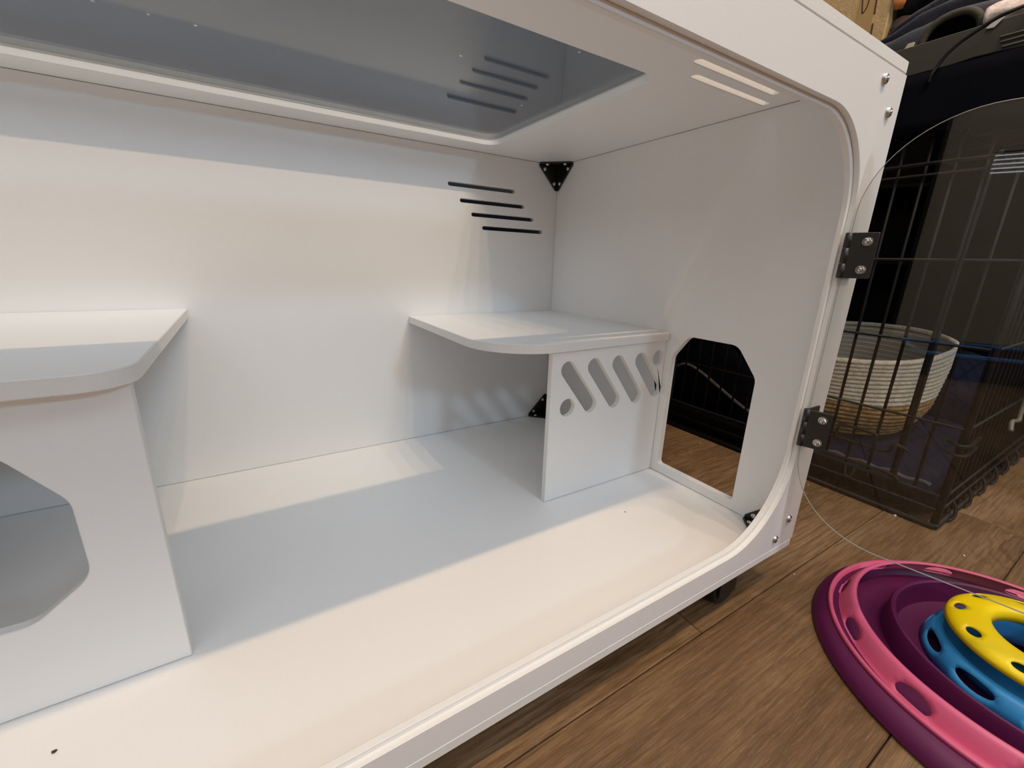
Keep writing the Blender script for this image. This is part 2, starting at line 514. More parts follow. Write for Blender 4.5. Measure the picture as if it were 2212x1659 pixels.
# floor and roof boards run over the ends of the walls
foot = round_poly([(X0-T, -0.515), (X1+T, -0.515), (X1+T, T), (X0-T, T)], 0.004, 4)
link('floor_panel', plate(foot, [], 0.0095, (0, 0, -0.0095), ex, ey, ez), WB, enc)
rhole = round_poly([(-0.94, -0.376), (-0.166, -0.376), (-0.166, -0.045), (-0.94, -0.045)], 0.022, 8)
rs = [stadium((-0.166, -0.4205), (-0.039, -0.4205), 0.0042), stadium((-0.140, -0.3985), (-0.017, -0.3985), 0.0042)]
link('roof_panel', plate(foot, [rhole]+rs, T, (0, 0, H), ex, ey, ez), WB, enc)
# back wall with four staggered vents near the right corner
bs = [stadium((-0.224+0.0218*k, z), (-0.099+0.0218*k, z), 0.0033) for k, z in enumerate((0.4445, 0.4205, 0.3995, 0.3785))]
bso = bs + [stadium((-0.785-0.0218*k, z), (-0.905+0.0*k-0.012*k, z), 0.0033) for k, z in enumerate((0.4445, 0.4205, 0.3995, 0.3785))]
link('back_panel', plate([(X0-T, 0.0004), (X1+T, 0.0004), (X1+T, H-0.0004), (X0-T, H-0.0004)], bso, T, (0, 0, 0), ex, ez, ey), WB, enc)
# right wall with the arched doorway
door_o = round_poly([(-0.310, 0.0145), (-0.438, 0.0145), (-0.438, 0.188), (-0.408, 0.226), (-0.334, 0.226), (-0.310, 0.192)],
                    [0.005, 0.005, 0.016, 0.018, 0.018, 0.016], 6)
link('side_panel', plate([(YF+0.0003, 0.0004), (-0.0004, 0.0004), (-0.0004, H-0.0004), (YF+0.0003, H-0.0004)], [door_o], T, (0, 0, 0), ey, ez, ex), WB, enc)
link('side_panel', plate([(YF+0.0003, 0.0004), (-0.0004, 0.0004), (-0.0004, H-0.0004), (YF+0.0003, H-0.0004)], [], T, (X0-T, 0, 0), ey, ez, ex), WB, enc)
# front frame, stepped round the opening where the door seats
def opening(d):
    return round_poly([(-0.968+d, 0.0235+d), (-0.032-d, 0.0235+d), (-0.032-d, 0.4555-d), (-0.968+d, 0.4555-d)], [0.10, 0.10, 0.078, 0.078], 18)
fo = [(X0-T, 0.0003), (X1+T, 0.0003), (X1+T, H-0.0004), (X0-T, H-0.0004)]
fm = join([plate(fo, [opening(0)], 0.0050, (0, -0.515, 0), ex, ez, ey, 0.0005),
           plate(fo, [opening(0.004)], 0.0050, (0, -0.510, 0), ex, ez, ey, 0.0005)])
link('front_panel', fm, WB, enc)
# roof window
wo = round_poly([(-0.955, -0.391), (-0.151, -0.391), (-0.151, -0.030), (-0.955, -0.030)], 0.02, 6)
# acrylic sits in a shallow rebate
link('roof_window', plate(round_poly([(-0.9395, -0.3755), (-0.1665, -0.3755), (-0.1665, -0.0455), (-0.9395, -0.0455)], 0.0215, 8), [], 0.0014, (0, 0, H+0.0082), ex, ey, ez, 0.0003),
     ['acrylic_roof', 'acrylic_edge'], enc)
# screws on the front frame
for sx, sz in ((-0.035, 0.487), (-0.0125, 0.465), (-0.0130, 0.035), (-0.036, 0.0145)):
    link('screw', place(screw_mesh(0.0048, 0.0030), frame((sx, -0.515, sz), (1, 0, 0), (0, 0, 1), (0, -1, 0))), 'chrome', enc)

# triangular corner brackets
def bracket(c, sx, sy, sz, s=0.051):
    """three thin triangular flanges meeting in corner c; sx.. = inward directions"""
    c = Vector(c); ax = [Vector((sx, 0, 0)), Vector((0, sy, 0)), Vector((0, 0, sz))]
    parts = []; t = 0.0028
    tri = round_poly([(0, 0), (s, 0), (0, s)], [0, 0.004, 0.004], 4)
    for i in range(3):
        u, v, w = ax[(i+1) % 3], ax[(i+2) % 3], ax[i]
        parts.append(plate(tri, [], t, c+w*0.0001, u, v, w, 0.0006, 0))
    b = link('corner_bracket', join(parts), 'black_plastic', enc)
    for i in range(3):
        u, v, w = ax[(i+1) % 3], ax[(i+2) % 3], ax[i]
        for (a, d) in ((0.033, 0.010), (0.010, 0.033)):
            link('screw', place(screw_mesh(0.0038, 0.0024), frame(c+u*a+v*d+w*(t+0.0001), u, v, w)), 'chrome', b)
            mid = c+u*(0.020 if a > d else 0.0215)+v*(0.0215 if a > d else 0.020)+w*(t+0.0001)
bracket((0, 0, H), -1, -1, -1)
bracket((0, 0, 0), -1, -1, 1)
bracket((0, -0.505, 0), -1, 1, 1)
bracket((0, -0.505, H), -1, 1, -1, 0.040)

# casters
def caster(x, y):
    body = join([box(x-0.024, x+0.024, y-0.020, y+0.020, -0.0130, -0.0096, 0.001),
                 cyl((x, y, -0.013), (x, y, -0.020), 0.015, 20)])
    fork = join([box(x-0.013, x+0.020, y-0.0135, y-0.0115, -0.052, -0.018, 0.001),
                 box(x-0.013, x+0.020, y+0.0115, y+0.0135, -0.052, -0.018, 0.001),
                 box(x-0.013, x+0.020, y-0.0135, y+0.0135, -0.022, -0.018, 0.001)])
    b = link('caster', join([body, fork]), 'black_plastic', enc)
    w = revolve([(0.004, -0.010), (0.018, -0.010), (0.023, -0.008), (0.0245, -0.004), (0.0245, 0.004), (0.023, 0.008), (0.018, 0.010), (0.004, 0.010)], (0, 0, 0), 32, True)
    link('wheel', place(w, frame((x+0.008, y, FZ+0.0247), (1, 0, 0), (0, 0, 1), (0, -1, 0))), 'dark_rubber', b)
for cx, cy in ((-0.095, -0.488), (-0.085, -0.05), (-0.92, -0.487), (-0.92, -0.05)): caster(cx, cy)

# the clear door, swung open on two hinges
TH = rad(12.0)
du = Vector((sin(TH), -cos(TH), 0)); dn = Vector((cos(TH), sin(TH), 0))
dorg = Vector((-0.032, -0.522, 0))
dl = 0.47
dpoly = round_poly([(-0.005, 0.0415), (dl, 0.0415), (dl, 0.4545), (-0.005, 0.4545)], [0.088, 0.01, 0.01, 0.080], 16)
link('door', plate(dpoly, [], 0.0022, dorg, du, (0, 0, 1), dn, 0.0003), ['acrylic', 'acrylic_edge'], enc)
for hz in (0.338, 0.158):
    hm = plate(round_poly([(-0.0045, hz-0.021), (0.0175, hz-0.021), (0.0175, hz+0.021), (-0.0045, hz+0.021)], 0.001, 2), [], 0.0028,
               dorg-dn*0.0030, du, (0, 0, 1), dn, 0.0004, 0)
    kn = []
    kc = dorg-du*0.0055-dn*0.0010
    for a, b in ((-0.021, -0.0075), (-0.0071, 0.0071), (0.0075, 0.021)):
        kn.append(cyl(kc+Vector((0, 0, hz+a)), kc+Vector((0, 0, hz+b)), 0.0034, 16))
    leaf = box(-0.0335, -0.008, -0.5178, -0.5152, hz-0.021, hz+0.021, 0.0006, 1)
    hb = link('hinge', join([hm]+kn+[leaf]), 'black_steel', enc)
    for bz in (hz-0.0128, hz+0.0128):
        link('bolt', place(nut_mesh(0.0042, 0.0036), frame(dorg+du*0.0098-dn*0.0030+Vector((0, 0, bz)), du, (0, 0, 1), -dn)), 'chrome', hb)
        link('bolt', place(screw_mesh(0.0036, 0.0020), frame((-0.018, -0.5178, bz), (1, 0, 0), (0, 0, 1), (0, -1, 0))), 'chrome', hb)

# ------------------------------------------------------------------ platforms inside
pr = thing('corner_platform', 'white shelf on a slotted divider panel in the back right corner of the enclosure', 'shelf', (-0.11, -0.15, 0.0005))
sh = round_poly([(-0.303, -0.0006), (-0.303, -0.309), (-0.0006, -0.303), (-0.0006, -0.0006)], [0.0015, 0.085, 0.002, 0.001], 16)
link('shelf_board', plate(sh, [], 0.0118, (0, 0, 0.2152), ex, ey, ez, 0.0008), WB, pr)
slots = []
for k in range(4):
    xa = -0.1895+0.0455*k
    slots.append(stadium((xa, 0.1885), (xa+0.044, 0.1335), 0.0115, 8))
sl3 = stadium((-0.053, 0.1885), (-0.0125, 0.1375), 0.0115, 8)
slots[3] = sl3
slots.append(circle2((-0.1865, 0.1355), 0.0125, 28))
slots.append(circle2((-0.0150, 0.1885), 0.0118, 28))
# keep the lone hole clear of the fourth slot
link('divider_panel', plate([(-0.2165, 0.0005), (-0.0006, 0.0005), (-0.0006, 0.2148), (-0.2165, 0.2148)], slots, 0.0085, (0, -0.298, 0), ex, ez, ey, 0.0006), WB, pr)
plf = thing('hideout_platform', 'white shelf over a panel with a large arched hole at the left of the enclosure', 'shelf', (-0.8, -0.17, 0.0005))
shl = round_poly([(-0.9994, -0.0008), (-0.9994, -0.376), (-0.606, -0.366), (-0.606, -0.0008)], [0.001, 0.002, 0.030, 0.003], 12)
link('shelf_board', plate(shl, [], 0.0120, (0, 0, 0.2370), ex, ey, ez, 0.0008), WB, plf)
hh = round_poly([(-0.815, 0.071), (-0.690, 0.071), (-0.6555, 0.098), (-0.6555, 0.158), (-0.685, 0.201), (-0.820, 0.201), (-0.8500, 0.158), (-0.8500, 0.098)],
                0.022, 6)
link('front_board', plate([(-0.9994, 0.0005), (-0.6115, 0.0005), (-0.6115, 0.2366), (-0.9994, 0.2366)], [hh], 0.009, (0, -0.346, 0), ex, ez, ey, 0.0007), WB, plf)

# ------------------------------------------------------------------ wire dog crate
CX0, CX1, CY0, CY1, CZ0, CZ1 = 0.36, 1.24, -0.570, 0.015, FZ+0.004, 0.596
crate = thing('dog_crate', 'black wire dog crate with a plastic tray on the wood floor', 'dog crate', ((CX0+CX1)/2, (CY0+CY1)/2, FZ))
R1 = 0.0023
def rods(name, length, axis, r, spots, parent):
    me = tube([(0, 0, 0), Vector({'x': ex, 'y': ey, 'z': ez}[axis])*length], r, 6)
    me.materials.append(MATS['crate_wire'])
    for p in spots:
        o = bpy.data.objects.new(name, me); COL.objects.link(o); o.location = p; adopt(o, parent)
zs = [-0.036, -0.012, 0.101, 0.222, 0.344, 0.466, CZ1]
ny = 18
ys = [CY0+(CY1-CY0)*k/ny for k in range(ny+1)]
xs = [CX0+(CX1-CX0)*k/27 for k in range(28)]
rods('wire', CZ1-CZ0, 'z', R1, [(CX0, y, CZ0) for y in ys], crate)
rods('wire', CY1-CY0, 'y', R1, [(CX0-0.0050, CY0, z) for z in zs], crate)
rods('wire', CZ1-CZ0, 'z', R1, [(x, CY0, CZ0) for x in xs[1:]], crate)
rods('wire', CX1-CX0, 'x', R1, [(CX0, CY0-0.0050, z) for z in zs], crate)
rods('wire', CX1-CX0, 'x', R1, [(CX0, y, CZ1) for y in ys[::3]], crate)
rods('wire', CX1-CX0, 'x', R1, [(CX0, CY1, z) for z in zs], crate)
rods('wire', CY1-CY0, 'y', R1, [(x, CY0, CZ1+0.004) for x in xs[1::4]], crate)
rods('corner_post', CZ1-CZ0, 'z', 0.0044, [(CX0, CY0-0.004, CZ0), (CX1, CY0, CZ0), (CX0, CY1+0.003, CZ0), (CX1, CY1, CZ0)], crate)
# crate door on the near end: double stile, hinges, latch loops
cd = link('crate_door', tube(smooth_path([(CX0-0.009, -0.500, 0.480), (CX0-0.009, -0.512, 0.468), (CX0-0.011, -0.512, 0.30), (CX0-0.011, -0.512, 0.012), (CX0-0.011, -0.500, 0.000),
      (CX0-0.011, -0.30, 0.0), (CX0-0.011, -0.075, 0.0), (CX0-0.011, -0.062, 0.012), (CX0-0.011, -0.062, 0.30), (CX0-0.009, -0.062, 0.468), (CX0-0.009, -0.075, 0.480), (CX0-0.009, -0.30, 0.480)], 6, True), 0.0028, 8, True), 'crate_wire', crate)
link('latch', tube(smooth_path([(CX0-0.014, -0.421, 0.028), (CX0-0.016, -0.421, 0.054), (CX0-0.016, -0.427, 0.060), (CX0-0.016, -0.471, 0.060), (CX0-0.016, -0.477, 0.054), (CX0-0.014, -0.477, 0.032), (CX0-0.014, -0.470, 0.026)], 5), 0.0026, 8), 'crate_wire', cd)
link('latch', tube(smooth_path([(CX0-0.012, -0.405, 0.034), (CX0-0.014, -0.45, 0.034), (CX0-0.014, -0.495, 0.036), (CX0-0.016, -0.500, 0.050), (CX0-0.016, -0.508, 0.052), (CX0-0.012, -0.520, 0.046)], 5), 0.0026, 8), 'crate_wire', cd)
link('hook', tube(smooth_path([(CX0-0.008, -0.444, -0.012), (CX0-0.014, -0.448, -0.028), (CX0-0.014, -0.456, -0.030), (CX0-0.008, -0.458, -0.014)], 5), 0.0024, 8), 'crate_wire', crate)
for dz in (0.062, 0.078):
    link('corner_clip', tube(smooth_path([(CX0-0.004, CY0+0.012, dz), (CX0-0.010, CY0-0.004, dz-0.002), (CX0+0.002, CY0-0.012, dz), (CX0+0.045, CY0-0.011, dz+0.004)], 6), 0.0028, 8), 'crate_wire', crate)
link('side_latch', tube(smooth_path([(0.66, CY0-0.012, 0.175), (0.655, CY0-0.014, 0.085), (0.645, CY0-0.016, 0.070), (0.605, CY0-0.014, 0.074), (0.590, CY0-0.018, 0.060)], 6), 0.0034, 8), 'olive_rib', crate)
# tray: raised rim all round
tr = []
tray_o = round_poly([(CX0+0.008, CY0+0.008), (CX1-0.008, CY0+0.008), (CX1-0.008, CY1-0.008), (CX0+0.008, CY1-0.008)], 0.012, 4)
tray_i = offset([Vector(p) for p in tray_o], 0.004)
tr.append(plate(tray_o, [], 0.004, (0, 0, FZ+0.014), ex, ey, ez, 0.0005, 0))
tr.append(plate(tray_o, [tray_i], 0.036, (0, 0, FZ+0.014), ex, ey, ez, 0.0008, 0))
link('tray', join(tr), 'crate_tray', crate)
link('base_rail', tube([(CX0-0.006, CY0-0.006, FZ+0.006), (CX1, CY0-0.006, FZ+0.006)], 0.0042, 8), 'crate_wire', crate)
link('base_rail', tube([(CX0-0.006, CY0-0.006, FZ+0.006), (CX0-0.006, CY1, FZ+0.006)], 0.0042, 8), 'crate_wire', crate)
for k in range(9):
    x = 0.42+k*0.085
    link('rail_clip', tube(smooth_path([(x, CY0-0.004, -0.034), (x-0.004, CY0-0.012, -0.046), (x-0.010, CY0-0.014, -0.060), (x-0.018, CY0-0.010, FZ+0.004)], 4), 0.0024, 6), 'crate_wire', crate)

# folded navy blanket over the crate, far sides added to keep it dark
def blanket():
    Vv = []; F = []
    prof = []  # across y: hangs down the wall side, over the top to the near side
    for k in range(15): prof.append((CY1+0.017+0.004*sin(k*0.9), CZ1-0.60+0.60*k/14))
    for k in range(1, 25): prof.append((CY1+0.012-(CY1+0.012-CY0-0.010)*k/24, CZ1+0.0105+0.0012*sin(k*1.3)))
    for k in range(1, 2): prof.append((CY0-0.010, CZ1-0.006))
    nx = 40; n = len(prof)
    for i in range(nx+1):
        x = CX0-0.010+(CX1+0.030-CX0)*i/nx
        for (y, z) in prof:
            w = 0.004*noise.noise(Vector((x*9, y*9, z*9)))
            Vv.append((x, y+w if z < CZ1-0.02 else y, z+(0.003*abs(noise.noise(Vector((x*14, y*14, 3)))) if z > CZ1 else 0)))
    for i in range(nx):
        for j in range(n-1): F.append((i*n+j, i*n+j+1, (i+1)*n+j+1, (i+1)*n+j))
    # far end
    base = len(Vv)
    for i in range(13):
        for j in range(13):
            y = CY1+0.012-(CY1+0.012-CY0-0.010)*i/12
            Vv.append((CX1+0.016+0.006*sin(i*1.1), y, CZ1+0.010-0.62*j/12))
    for i in range(12):
        for j in range(12): F.append((base+i*13+j, base+i*13+j+1, base+(i+1)*13+j+1, base+(i+1)*13+j))
    # flap added over the near end, standing in for the dark under the tray
    base = len(Vv); nf = 30
    for i in range(nf+1):
        y = CY1+0.012-(CY1+0.012-CY0+0.012)*i/nf
        for j in range(6):
            Vv.append((CX0-0.010-0.006*(j/5)*abs(sin(i*0.8)), y, CZ1+0.0105-(0.088+0.006*sin(i*0.5))*j/5))
    for i in range(nf):
        for j in range(5): F.append((base+i*6+j, base+i*6+j+1, base+(i+1)*6+j+1, base+(i+1)*6+j))
    me = mesh(Vv, F, smooth=True)
    o = link('blanket', me, 'navy_fleece')
    s = o.modifiers.new('thick', 'SOLIDIFY'); s.thickness = 0.0025; s.offset = 0
    return tag(o, 'dark navy blanket draped over the dog crate, far sides added to keep its inside dark', 'blanket')
blanket()

# ------------------------------------------------------------------ things in the crate
def superoval(cx, cy, a, b, t, e=2.4):
    c, s = cos(t), sin(t)
    return cx+a*math.copysign(abs(c)**(2/e), c), cy+b*math.copysign(abs(s)**(2/e), s)
bk = thing('rope_basket', 'oval rope basket with white top and brown jute bottom inside the dog crate', 'basket', (0.60, -0.315, 0.0))
BZ0 = 0.004
def coil(f, r, mname, wob):
    # f 0..1 from bottom to rim
    k_ = 1-0.14*max(0.0, 1-f/0.35)**2; a = (0.166+0.024*f)*k_; b = (0.150+0.018*f)*k_
    pts = []
    for k in range(56):
        t = 2*pi*k/56
        x, y = superoval(0.598, -0.311, a, b, t)
        z = BZ0+r+f*0.168+wob*f*f*(0.020*cos(t))+0.001*sin(5*t+f*9)
        pts.append((x, y, z))
    return link('rope_coil', tube(pts, r, 6, closed=True), mname, bk)
NC = 19
for k in range(NC):
    f = k/(NC-1)
    coil(f, 0.0057, 'jute_rope' if k < 8 else 'cotton_rope', 1.0)
lin = []; LF = []
for j in range(8):
    f = j/7
    for k in range(56):
        t = 2*pi*k/56
        k_ = 1-0.14*max(0.0, 1-f/0.35)**2
        x, y = superoval(0.598, -0.311, (0.166+0.024*f)*k_-0.0055, (0.150+0.018*f)*k_-0.0055, t)
        lin.append((x, y, BZ0+0.006+f*0.162+f*f*0.020*cos(t)))
for j in range(7):
    for k in range(56): LF.append((j*56+k, j*56+(k+1) % 56, (j+1)*56+(k+1) % 56, (j+1)*56+k))
LF.append(tuple(range(56)))
lo = link('liner', mesh(lin, LF, smooth=True), 'basket_liner', bk)

# cushion bed with bolster and pale piping
bed = thing('pet_bed', 'dark navy cushion with pale piping on the tray of the dog crate', 'pet bed', (0.78, -0.28, -0.052))
def pillow(x0, x1, y0, y1, z0, z1, p=3.5, seed=0, n=24):
    Vv = []; F = []
    for i in range(n+1):
        for j in range(n+1):
            u = -1+2*i/n; v = -1+2*j/n
            h = max(0, (1-abs(u)**p))**0.5*max(0, (1-abs(v)**p))**0.5
            x = (x0+x1)/2+(x1-x0)/2*u; y = (y0+y1)/2+(y1-y0)/2*v
            zz = z0+(z1-z0)*(0.35+0.65*h)+0.006*h*noise.noise(Vector((x*14+seed, y*14, seed)))
            Vv.append((x, y, zz))
    m = (n+1)**2
    for i in range(n+1):
        for j in range(n+1): Vv.append((Vv[i*(n+1)+j][0], Vv[i*(n+1)+j][1], z0))
    q = n+1
    for i in range(n):
        for j in range(n):
            F.append((i*q+j, i*q+j+1, (i+1)*q+j+1, (i+1)*q+j)); F.append((m+i*q+j, m+(i+1)*q+j, m+(i+1)*q+j+1, m+i*q+j+1))
    for k in range(n):
        F += [(k, k+1, m+k+1, m+k), (n*q+k, n*q+k+1, m+n*q+k+1, m+n*q+k), (k*q, (k+1)*q, m+(k+1)*q, m+k*q), (k*q+n, (k+1)*q+n, m+(k+1)*q+n, m+k*q+n)]
    return mesh(Vv, F, smooth=True)
link('cushion', pillow(0.39, 1.20, -0.555, -0.005, -0.052, 0.003), 'navy_cushion', bed)
link('bolster', pillow(0.815, 1.19, -0.548, -0.02, -0.045, 0.14, 3, 5), 'navy_cushion', bed)
link('piping', tube([(0.388, -0.55+0.20*k/30, -0.012+0.002*sin(k)) for k in range(31)], 0.004, 8), 'piping', bed)
# a navy throw spilling over the left of the basket, with pale edging
th_v = []; th_f = []
for i in range(19):
    u = i/18
    y = -0.02-0.245*u
    h = 0.165*(1-u**2.6)+0.010
    dep = 0.012+0.17*max(0.0, 1-u/0.42)
    for j in range(15):
        v = j/14
        if v < 0.6: x = 0.392+0.022*(v/0.6)**1.5; z = 0.006+h*sin(v/0.6*pi/2)
        else: x = 0.414+dep*(v-0.6)/0.4; z = 0.006+h*(1-0.10*((v-0.6)/0.4)**2)
        w = noise.noise(Vector((x*16, y*16, z*16)))
        th_v.append((x-0.004*abs(w), y, max(z+0.006*w*v, 0.006)))
for i in range(18):
    for j in range(14): th_f.append((i*15+j, i*15+j+1, (i+1)*15+j+1, (i+1)*15+j))
th = link('throw', mesh(th_v, th_f, smooth=True), 'navy_fleece')
sm = th.modifiers.new('thick', 'SOLIDIFY'); sm.thickness = 0.004; sm.offset = 0
tag(th, 'dark navy throw bunched beside the rope basket behind the enclosure doorway', 'blanket')
link('piping', tube(smooth_path([(0.386, -0.035, 0.074), (0.384, -0.065, 0.088), (0.383, -0.105, 0.080), (0.383, -0.165, 0.052), (0.383, -0.225, 0.024), (0.384, -0.27, 0.010)], 6), 0.0036, 8), 'piping', th)

# ------------------------------------------------------------------ things on top of the crate
TZ = CZ1+0.0145
ol = thing('storage_tray', 'dark olive plastic storage tray with vent ribs on top of the dog crate', 'tray', (0.43, -0.36, TZ))
olo = round_poly([(0.368, -0.63), (0.488, -0.63), (0.488, -0.10), (0.368, -0.10)], 0.012, 4)
oli = offset([Vector(p) for p in olo], 0.006)
link('tray_body', join([plate(olo, [], 0.004, (0, 0, TZ), ex, ey, ez, 0.0006, 0), plate(olo, [oli], 0.043, (0, 0, TZ), ex, ey, ez, 0.001, 0)]), 'olive_plastic', ol)
for k in range(4):
    link('rib', box(0.3650, 0.3690, -0.60, -0.4845+0.0022*k, TZ+0.0010+k*0.0063, TZ+0.0026+k*0.0063, 0.0005, 1), 'olive_rib', ol)

# cardboard box
cb = thing('cardboard_box', 'brown cardboard box with clear tape and marker scribbles behind the clothes pile', 'box', (0.72, -0.09, TZ))
bxx0, bxx1, byy0, byy1, bzz1 = 0.50, 0.92, -0.286, 0.045, 1.00
link('box_body', box(bxx0, bxx1, byy0, byy1, TZ, bzz1, 0.002, 1), 'cardboard', cb)
link('tape_strip', box(bxx0-0.0008, bxx0, -0.262, -0.235, TZ+0.01, bzz1, 0.0002, 1), 'tape', cb)
def scribble(pts):
    link('marker_line', tube(smooth_path([(bxx0-0.0005, y, z) for y, z in pts], 6), 0.0012, 6), 'marker_ink', cb)
scribble([(-0.238, 0.815), (-0.240, 0.798), (-0.243, 0.784), (-0.246, 0.786), (-0.249, 0.794), (-0.250, 0.815)])
scribble([(-0.261, 0.815), (-0.262, 0.79), (-0.263, 0.775)])
scribble([(-0.264, 0.760), (-0.2645, 0.748), (-0.265, 0.74)])

# clothes: draped, folded sheets
def garment(name, label, m, rows, seed, amp=0.006, thick=0.004, per=6):
    """lofted folded cloth: rows = list of polylines (same count) from front to back"""
    R = [smooth_path(r, per) for r in rows]
    n = len(R[0]); Vv = []; F = []
    RR = []
    for i in range(n): RR.append(smooth_path([r[i] for r in R], per))
    m2 = len(RR[0])
    for i in range(n):
        for j in range(m2):
            p = RR[i][j]
            d = noise.noise(Vector((p.x*22+seed, p.y*22, p.z*22)))*amp+noise.noise(Vector((p.x*60, p.y*60+seed, p.z*60)))*amp*0.45
            Vv.append(p+Vector((0, 0, d)))
    for i in range(n-1):
        for j in range(m2-1): F.append((i*m2+j, i*m2+j+1, (i+1)*m2+j+1, (i+1)*m2+j))
    o = link(name, mesh(Vv, F, smooth=True), m)
    s = o.modifiers.new('thick', 'SOLIDIFY'); s.thickness = thick; s.offset = -1
    if label: tag(o, label, 'clothing', 'clothes piled on the dog crate')
    return o
# navy jacket: long folds running up to the right
garment('jacket', 'dark navy jacket lying in long folds on top of the dog crate', 'jacket_cloth',
  [[(0.455, -0.27, 0.660), (0.445, -0.32, 0.664), (0.440, -0.38, 0.668), (0.450, -0.44, 0.672), (0.460, -0.53, 0.675)],
   [(0.455, -0.27, 0.690), (0.445, -0.32, 0.697), (0.440, -0.38, 0.709), (0.445, -0.43, 0.712), (0.460, -0.53, 0.706)],
   [(0.478, -0.27, 0.692), (0.472, -0.32, 0.700), (0.470, -0.38, 0.712), (0.474, -0.43, 0.716), (0.480, -0.53, 0.712)],
   [(0.470, -0.27, 0.703), (0.462, -0.32, 0.719), (0.460, -0.37, 0.736), (0.462, -0.43, 0.736), (0.472, -0.53, 0.728)],
   [(0.500, -0.27, 0.705), (0.492, -0.32, 0.722), (0.490, -0.37, 0.740), (0.494, -0.43, 0.742), (0.500, -0.53, 0.736)],
   [(0.494, -0.29, 0.722), (0.484, -0.32, 0.744), (0.484, -0.37, 0.760), (0.488, -0.43, 0.764), (0.496, -0.53, 0.760)],
   [(0.540, -0.29, 0.722), (0.535, -0.32, 0.745), (0.535, -0.37, 0.765), (0.538, -0.43, 0.770), (0.540, -0.53, 0.768)]], 3, 0.005)
garment('black_sweater', 'black sweater heaped behind the navy jacket on the dog crate', 'black_cloth',
  [[(0.57, -0.292, 0.63), (0.58, -0.36, 0.63), (0.58, -0.45, 0.63), (0.58, -0.60, 0.63)],
   [(0.55, -0.292, 0.745), (0.56, -0.36, 0.78), (0.56, -0.45, 0.79), (0.56, -0.60, 0.79)],
   [(0.512, -0.292, 0.775), (0.525, -0.36, 0.80), (0.53, -0.45, 0.82), (0.535, -0.60, 0.82)],
   [(0.512, -0.292, 0.86), (0.53, -0.36, 0.88), (0.54, -0.45, 0.90), (0.545, -0.60, 0.90)],
   [(0.62, -0.294, 0.93), (0.62, -0.36, 0.95), (0.62, -0.45, 0.97), (0.62, -0.60, 0.96)],
   [(0.80, -0.294, 0.93), (0.80, -0.36, 0.95), (0.80, -0.45, 0.97), (0.80, -0.60, 0.96)],
   [(0.86, -0.294, 0.63), (0.86, -0.36, 0.63), (0.86, -0.45, 0.63), (0.86, -0.60, 0.63)]], 9, 0.010)
garment('floral_shirt', 'pale pink floral shirt crumpled at the right of the clothes pile', 'floral_cloth',
  [[(0.392, -0.452, 0.656), (0.392, -0.47, 0.657), (0.392, -0.50, 0.658), (0.392, -0.58, 0.660)],
   [(0.384, -0.450, 0.668), (0.382, -0.47, 0.672), (0.382, -0.50, 0.675), (0.384, -0.58, 0.685)],
   [(0.396, -0.449, 0.682), (0.395, -0.47, 0.685), (0.395, -0.50, 0.690), (0.396, -0.58, 0.705)],
   [(0.425, -0.452, 0.688), (0.425, -0.47, 0.694), (0.425, -0.50, 0.700), (0.425, -0.58, 0.715)]], 21, 0.010, 0.002)
garment('orange_scarf', 'bright orange scarf end showing beside the cardboard box', 'orange_cloth',
  [[(0.503, -0.291, 0.772), (0.503, -0.296, 0.770), (0.505, -0.303, 0.770)],
   [(0.496, -0.291, 0.785), (0.496, -0.298, 0.785), (0.499, -0.309, 0.782)],
   [(0.500, -0.291, 0.83), (0.500, -0.300, 0.835), (0.505, -0.318, 0.84)]], 31, 0.002, 0.002)
garment('brown_knit', 'dark reddish brown knit tucked between the box and the jacket', 'brown_cloth',
  [[(0.518, -0.291, 0.728), (0.518, -0.300, 0.732), (0.518, -0.312, 0.740)],
   [(0.508, -0.291, 0.745), (0.508, -0.300, 0.746), (0.510, -0.312, 0.750)],
   [(0.520, -0.291, 0.764), (0.520, -0.300, 0.766), (0.522, -0.312, 0.764)]], 41, 0.004, 0.002)

# padded bag with an arched mouth
ar = thing('duffel_bag', 'olive padded bag with an arched dark mouth on top of the dog crate', 'bag', (0.43, -0.41, TZ+0.05))
arc = smooth_path([(0.404, -0.3785, 0.656), (0.402, -0.3800, 0.667), (0.401, -0.3850, 0.679), (0.400, -0.3940, 0.687), (0.400, -0.4060, 0.691), (0.400, -0.4220, 0.691), (0.400, -0.4335, 0.686), (0.401, -0.4415, 0.677), (0.402, -0.4450, 0.667), (0.404, -0.4450, 0.656)], 6)
link('mouth_rim', tube(arc, 0.0052, 10), 'bag_padding', ar)
lv = []; lf = []
cc = Vector((0.402, -0.412, 0.657))
for j in range(5):
    s = j/4
    for p in arc:
        q = cc+(p-cc)*(1-0.25*s); lv.append((p.x+0.036*s, q.y, q.z))
na = len(arc)
for j in range(4):
    for k in range(na-1): lf.append((j*na+k, j*na+k+1, (j+1)*na+k+1, (j+1)*na+k))
lf.append(tuple(4*na+k for k in range(na)))
lb = link('bag_body', mesh(lv, lf, smooth=True), 'black_cloth', ar)
s_ = lb.modifiers.new('thick', 'SOLIDIFY'); s_.thickness = 0.003; s_.offset = 0

